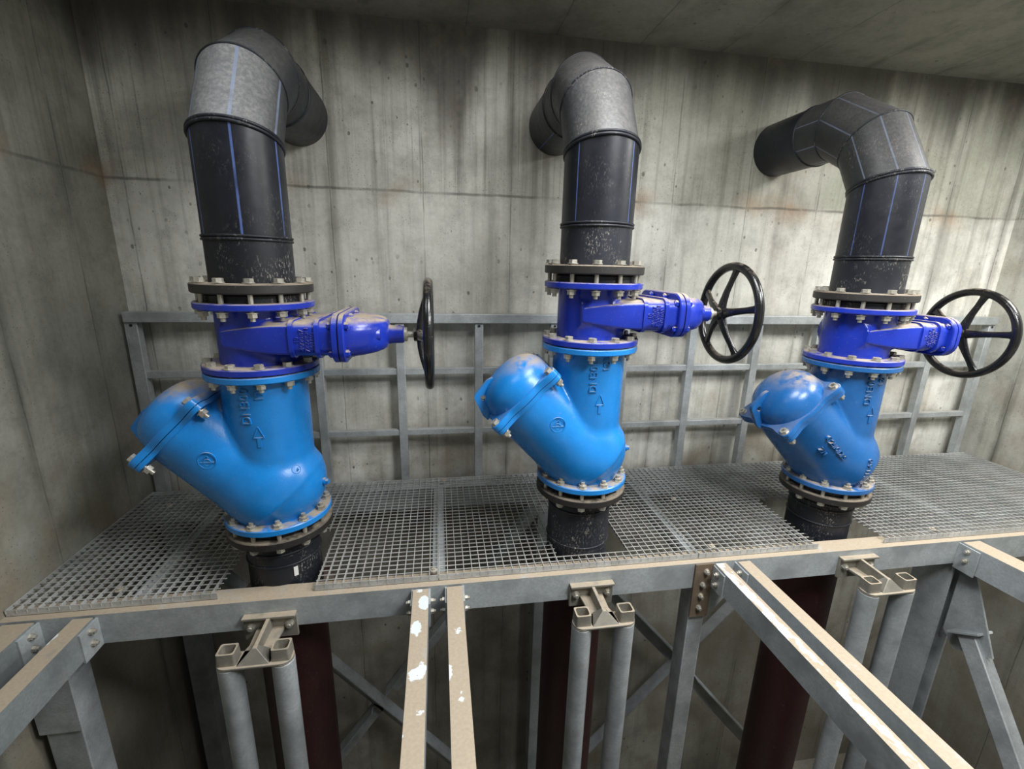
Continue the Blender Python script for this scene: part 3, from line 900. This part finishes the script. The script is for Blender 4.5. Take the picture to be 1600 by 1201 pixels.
grates = [grating(XL + 0.006, -1.180, 'steel floor grating between the left wall and the leftmost valve'),
          grating(-1.176, -0.449, 'steel floor grating just right of the leftmost valve'),
          grating(-0.445, 0.846, 'steel floor grating around the middle valve'),
          grating(0.851, 1.738, 'steel floor grating between the middle valve and the rightmost valve'),
          grating(1.743, XR - 0.006, 'steel floor grating right of the rightmost valve, running to the side wall')]
for g, pts in zip(grates, (((-1.80, -0.14), (-1.98, 0.60)), ((-0.470, -0.176),), ((-0.415, 0.745),), ((0.95, -0.165), (1.0, 0.33)), ((2.3, -0.17),))):
    for x, y in pts: put(CLIP, 'fixing_clip', 'bolt', g, loc=(x, y, 0.0))

# railing along the back wall
rl = thing('railing', 'galvanised steel railing with upright posts along the back wall', 'railing', (0, 0.79, -0.02))
PX0, PS = -2.1195, 0.4855
HOLE = MB().lathe([(0.008, 0), (0.008, 0.004)], 14, Matrix.Rotation(PI / 2, 4, 'X')).mesh('bolt_hole', 30)
for k in range(13):
    x = PX0 + k * PS
    mb = MB()
    if k == 0: mb.box((x - 0.035, 0, 0), (x + 0.03, 0.05, 1.062))
    else: mb.box((x - 0.026, 0, 0), (x + 0.026, 0.05, 1.050))
    p = mb.build('post', 'rail', rl, bevel=0.003)
    put(HOLE, 'bolt_hole', 'hole', p, loc=(x, 0.001, 1.035))
MB().box((PX0 - 0.03, -0.012, 1.052), (PX0 + 12 * PS + 0.03, 0.050, 1.110)).build('top_rail', 'rail', rl, bevel=0.004)
for z0, z1 in ((0.728, 0.769), (0.325, 0.364)):
    mb = MB().box((PX0, 0.006, z0), (PX0 + 12 * PS, 0.046, z1))
    mb.build('middle_rail', 'rail', rl, bevel=0.003)

# beams that run from the platform toward the viewer
def cross_beam(x0, x1, label, mat, zt=-0.033, h=0.12, nbolt=2, side=1, tilt=0.0, plate=True):
    xc = (x0 + x1) / 2; w_ = x1 - x0
    t = thing('cross_beam', label, 'beam', (xc, BY, zt), 'galvanised beams running out from the platform')
    L = YF - BY
    mb = MB()
    a = w_ / 2
    dx = tilt
    P0 = Vector((0, -0.012, 0)); P1 = Vector((dx, L, 0))
    def slab(xa, xb, za, zb):
        mb.add([(xa, P0.y, za), (xb, P0.y, za), (xb + dx, P1.y, za), (xa + dx, P1.y, za), (xa, P0.y, zb), (xb, P0.y, zb), (xb + dx, P1.y, zb), (xa + dx, P1.y, zb)],
               [(0, 3, 2, 1), (4, 5, 6, 7), (0, 1, 5, 4), (1, 2, 6, 5), (2, 3, 7, 6), (3, 0, 4, 7)])
    slab(-a, a, -0.008, 0.0); slab(-a, a, -h, -h + 0.008)
    sx = a - 0.006 if side > 0 else -a
    slab(sx, sx + 0.006, -h + 0.008, -0.008)
    sx2 = -a if side > 0 else a - 0.006
    slab(sx2 , sx2 + 0.006, -h + 0.008, -0.008)
    mb.build('beam_profile', mat, t)
    if plate:
        for s_ in (-1, 1):
            MB().box((s_ * (a + 0.004) - 0.004, -0.10, -h - 0.01), (s_ * (a + 0.004) + 0.004, 0.0, -0.010)).build('cleat', 'galv', t)
            for z in (-0.035, -0.09):
                b = MB().lathe([(0.014, 0), (0.014, 0.003)], 14).prism(hexpts(0.012), 0.003, 0.013).lathe([(0.007, 0.013), (0.007, 0.022)], 10).build('bolt', 'bolt', t, ang=30)
                b.location = (s_ * (a + 0.008), -0.05, z); b.rotation_euler = (0, s_ * PI / 2, 0)
    return t
cross_beam(-0.561, -0.492, 'narrow dusty beam with pale spots, left of the pair below the grating joint', 'galvspot')
cross_beam(-0.412, -0.341, 'narrow dusty beam, right of the pair below the grating joint', 'galvfew')
cross_beam(0.918, 0.975, 'beam with white flaking drips, left of the pair beside the rusty plate', 'galvflake', tilt=0.05)
cross_beam(1.042, 1.108, 'dusty beam, right of the pair beside the rusty plate', 'galvdust', tilt=0.05)
cross_beam(2.405, 2.515, 'wide dusty beam at the right platform end above the diagonal strut', 'galvdust', h=0.15, tilt=0.25)
cross_beam(-1.905, -1.832, 'dusty beam starting at the left end of the platform, second from the side wall', 'galvshade', h=0.13)
cross_beam(-2.150, -2.040, 'wide dusty beam along the foot of the left side wall', 'galvshade', h=0.13)

# columns, struts and cross bracing under the platform
def bolts_on_y(parent, pts, y):
    for x, z in pts:
        b = MB().lathe([(0.016, 0), (0.016, 0.003)], 16).prism(hexpts(0.013), 0.003, 0.014).lathe([(0.008, 0.014), (0.0075, 0.02)], 12).build('bolt', 'bolt', parent, ang=30)
        b.location = (x, y, z); b.rotation_euler = (PI / 2, 0, 0)
col = thing('column', 'galvanised column under the front beam with a rusty plate of four bolts', 'column', (0.868, -0.19, FL), 'platform columns')
MB().box((-0.045, -0.050, 0), (0.042, 0.05, -0.173 - FL)).build('shaft', 'rail', col, bevel=0.005)
sp_ = MB().box((-0.052, -0.066, -0.342 - FL), (0.046, -0.056, -0.034 - FL)).build('splice_plate', 'rust', col, label='rust-stained plate')
bolts_on_y(sp_, [(0.008, -0.075 - FL), (-0.004, -0.150 - FL), (-0.006, -0.215 - FL), (-0.008, -0.285 - FL)], -0.066)
# small knee gusset right of the plate
MB().add([(0.046, -0.058, -0.18 - FL), (0.19, -0.058, -0.175 - FL), (0.046, -0.058, -0.36 - FL), (0.046, -0.050, -0.18 - FL), (0.19, -0.050, -0.175 - FL), (0.046, -0.050, -0.36 - FL)],
         [(0, 1, 2), (5, 4, 3), (0, 3, 4, 1), (1, 4, 5, 2), (2, 5, 3, 0)]).build('gusset', 'galv', col)
col2 = thing('column', 'wide steel column at the right end of the platform carrying the diagonal strut', 'column', (2.475, -0.14, FL), 'platform columns')
MB().box((-0.055, -0.10, 0), (-0.043, 0.10, -0.173 - FL)).box((0.043, -0.10, 0), (0.055, 0.10, -0.173 - FL)).box((-0.044, -0.006, 0), (0.044, 0.006, -0.173 - FL)).build('shaft', 'galv', col2)
# gusset in the plane of the strut
def yzplate(mb, poly, x0, x1): mb.loft([[(x0, y, z) for y, z in poly], [(x1, y, z) for y, z in poly]])
gs = MB(); yzplate(gs, [(-0.10, -0.18 - FL), (-0.16, -0.18 - FL), (-0.345, -0.60 - FL), (-0.17, -0.70 - FL), (-0.10, -0.62 - FL)], 0.0, 0.012)
g_ = gs.build('gusset', 'galv', col2)
for y, z in ((-0.20, -0.585), (-0.24, -0.56)):
    b = MB().prism(hexpts(0.015), 0, 0.018).lathe([(0.008, 0.018), (0.008, 0.03)], 12).build('bolt', 'bolt', g_, ang=30); b.location = (0.0, y, z - FL); b.rotation_euler = (0, -PI / 2, 0)
stt = thing('diagonal_strut', 'square steel strut running down from the gusset of the right end column', 'strut', (2.48, -0.36, -0.55))
dv = Vector((0.0, -0.325, -0.48)).normalized()
MB().bar((0, 0, 0), tuple(dv * 3.2), 0.085, 0.085, up=(1, 0.2, 0)).build('tube', 'rail', stt, bevel=0.006)
MB().bar(tuple(dv * -0.014), (0, 0, 0), 0.15, 0.13, up=(1, 0.2, 0)).build('end_plate', 'galv', stt, bevel=0.003)
col3 = thing('column', 'steel column under the left end of the platform, by the side wall', 'column', (-2.045, -0.18, FL), 'platform columns')
MB().box((-0.085, -0.06, 0), (0.055, 0.06, -0.173 - FL)).build('shaft', 'galv', col3, bevel=0.005)
MB().box((-0.095, -0.075, -0.60 - FL), (0.065, -0.062, -0.32 - FL)).build('splice_plate', 'galv', col3)
for x, lab in ((-2.06, 'rear steel column in the corner under the platform'), (0.285, 'rear steel column seen behind the middle guide tubes'), (2.68, 'rear steel column under the right part of the platform')):
    t = thing('column', lab, 'column', (x, 0.775, FL), 'platform columns')
    MB().box((-0.055, -0.06, 0), (0.055, 0.06, -0.173 - FL)).build('shaft', 'galv', t)
def brace(p, q, label, y):
    """angle section brace in a plane parallel to the wall"""
    p, q = Vector((p[0], y, p[1])), Vector((q[0], y, q[1]))
    d = (q - p).normalized(); n = Vector((0, -1, 0)); u = d.cross(n)
    if u.z < 0: u = -u
    mb = MB()
    def quad(o0, o1, o2, o3):
        mb.add([p + o0, p + o1, p + o2, p + o3, q + o0, q + o1, q + o2, q + o3], [(0, 1, 2, 3), (7, 6, 5, 4), (0, 4, 5, 1), (1, 5, 6, 2), (2, 6, 7, 3), (3, 7, 4, 0)])
    quad(u * -0.05, u * 0.05, u * 0.05 + n * 0.008, u * -0.05 + n * 0.008)
    quad(u * 0.042, u * 0.05, u * 0.05 + n * 0.09, u * 0.042 + n * 0.09)
    return mb.build('brace', 'galv', label=label, cat='brace', group='cross bracing under the platform')
brace((-2.0, -0.25), (0.22, -3.07), 'long diagonal brace falling to the right, below the left and middle valves', 0.66)
brace((-2.0, -3.2), (-0.90, -1.70), 'short lower brace rising to the left crossing, behind the leftmost guide tubes', 0.66)
brace((-0.80, -1.56), (0.22, -0.15), 'short upper brace rising from the left crossing behind the middle beams', 0.66)
brace((0.35, -0.42), (1.36, -1.58), 'short brace behind the middle guide tubes falling to the right crossing', 0.66)
brace((1.52, -1.80), (2.6, -3.1), 'lower brace falling right from the right crossing, behind the red pipe', 0.66)
brace((0.35, -2.80), (2.6, -0.2), 'long brace rising to the right behind the bolted column', 0.66)

# ------------------------------------------------------------------ pump guide tubes and their upper brackets
def guide(i, lab_b, lab_l, lab_r, ztop):
    x, y = XS[i], -0.43
    for s_, lab in ((-1, lab_l), (1, lab_r)):
        t = thing('guide_tube', lab, 'tube', (x + s_ * 0.1, y, FL), 'pump guide tubes hanging below the platform')
        MB().lathe([(0.0385, 0), (0.0385, ztop - FL - 0.004), (0.041, ztop - FL - 0.004), (0.0445, ztop - FL - 0.008), (0.0445, 0)], 40, close=True).build('tube_wall', 'galv', t)
    t = thing('guide_bracket', lab_b, 'bracket', (x, y, ztop), 'cast brackets holding the guide tubes')
    yb = BY - y
    mb = MB()
    # back plate with dusty lip
    mb.box((-0.108, yb - 0.014, -0.055), (0.108, yb, 0.055)).box((-0.108, yb - 0.034, 0.055), (0.108, yb, 0.066))
    # arm: flat with upright web, tapering toward the tubes
    mb.add([(-0.058, yb - 0.01, -0.012), (0.058, yb - 0.01, -0.012), (0.050, 0.06, -0.004), (-0.050, 0.06, -0.004),
            (-0.058, yb - 0.01, 0.0), (0.058, yb - 0.01, 0.0), (0.050, 0.06, 0.008), (-0.050, 0.06, 0.008)],
           [(0, 3, 2, 1), (4, 5, 6, 7), (0, 1, 5, 4), (1, 2, 6, 5), (2, 3, 7, 6), (3, 0, 4, 7)])
    mb.add([(-0.008, yb - 0.01, 0.0), (0.008, yb - 0.01, 0.0), (0.008, 0.0, 0.004), (-0.008, 0.0, 0.004),
            (-0.008, yb - 0.01, 0.062), (0.008, yb - 0.01, 0.062), (0.008, 0.0, 0.058), (-0.008, 0.0, 0.058)],
           [(0, 3, 2, 1), (4, 5, 6, 7), (0, 1, 5, 4), (1, 2, 6, 5), (2, 3, 7, 6), (3, 0, 4, 7)])
    # cross piece and pyramid gusset
    pl = []
    for cx, a0, a1 in ((0.1, -90, 90), (-0.1, 90, 270)):
        for k in range(13):
            a = math.radians(a0 + (a1 - a0) * k / 12); pl.append((cx + 0.044 * math.cos(a), 0.044 * math.sin(a)))
    mb.prism(pl, 0.0, 0.009)
    mb.prism([(-0.064, -0.03), (0.064, -0.03), (0.058, 0.045), (0.05, 0.07), (-0.05, 0.07), (-0.058, 0.045)], 0.0, 0.009)
    mb.loft([[(-0.062, -0.036, 0.008), (0.062, -0.036, 0.008), (0.035, 0.05, 0.008), (-0.035, 0.05, 0.008)],
             [(-0.008, -0.004, 0.059), (0.008, -0.004, 0.059), (0.008, 0.014, 0.059), (-0.008, 0.014, 0.059)]])
    mb.build('casting', 'cast', t, ang=30, bevel=0.002)
    for s_ in (-1, 1):
        so, si = rrect(0.036, 0.032, 0.009), rrect(0.027, 0.023, 0.011)
        sk = MB()
        F = Matrix.Translation((s_ * 0.1, 0.002, 0.009))
        sk.loft([[(a, b, 0.0) for a, b in so], [(a * .93, b * .93, 0.052) for a, b in so], [(a, b, 0.052) for a, b in si], [(a * .95, b * .95, 0.006) for a, b in si]], F)
        sk.build('socket', 'cast', t, ang=40)
        MB().lathe([(0.036, -0.022), (0.040, -0.006), (0.0445, -0.003), (0.0445, 0.0)], 32, Matrix.Translation((s_ * 0.1, 0, 0))).build('plug', 'cast', t)
        b = MB().lathe([(0.019, 0), (0.019, 0.003)], 16).prism(hexpts(0.0155), 0.003, 0.016).lathe([(0.009, 0.016), (0.008, 0.022)], 12).build('bolt', 'bolt', t, ang=30)
        b.location = (s_ * 0.078, yb - 0.014, 0.012); b.rotation_euler = (PI / 2, 0, 0)
    return t
guide(0, 'cast bracket bolted to the front beam below the leftmost valve', 'left tube of the guide pair below the leftmost valve', 'right tube of the guide pair below the leftmost valve', -0.158)
guide(1, 'cast bracket bolted to the front beam below the middle valve', 'left tube of the guide pair below the middle valve', 'right tube of the guide pair below the middle valve', -0.146)
guide(2, 'cast bracket bolted to the front beam below the rightmost valve', 'left tube of the guide pair below the rightmost valve', 'right tube of the guide pair below the rightmost valve', -0.128)

# ------------------------------------------------------------------ daylight through the hatches, plus an added frontal fill light (the last one)
def hatch_light(name, h, power, col=(1, 1, 1)):
    l = bpy.data.lights.new(name, 'AREA'); l.shape = 'RECTANGLE'
    l.size = h[1] - h[0]; l.size_y = h[3] - h[2]; l.energy = power; l.color = col
    o = bpy.data.objects.new(name, l); COL.objects.link(o)
    o.location = ((h[0] + h[1]) / 2, (h[2] + h[3]) / 2, ZC + 0.03)
for nm_, h_, pw_, cl_ in (('daylight_right', HATCH[0], 128, (1.0, 0.99, 0.96)), ('daylight_middle', HATCH[1], 46, (1, 1, 1)), ('daylight_left', HATCH[2], 11, (0.93, 0.97, 1.0)), ('added_fill_front', HATCH[3], 105, (0.96, 0.98, 1.0))):
    hatch_light(nm_, h_, pw_, cl_)
w = bpy.data.worlds.new('world'); sc.world = w; w.use_nodes = True
w.node_tree.nodes['Background'].inputs[0].default_value = (0.80, 0.90, 1.0, 1)
w.node_tree.nodes['Background'].inputs[1].default_value = 0.6

sc.view_settings.view_transform = 'Standard'
sc.view_settings.look = 'None'
sc.view_settings.exposure = 0.0
sc.view_settings.gamma = 1.0
sc.view_settings.use_curve_mapping = False
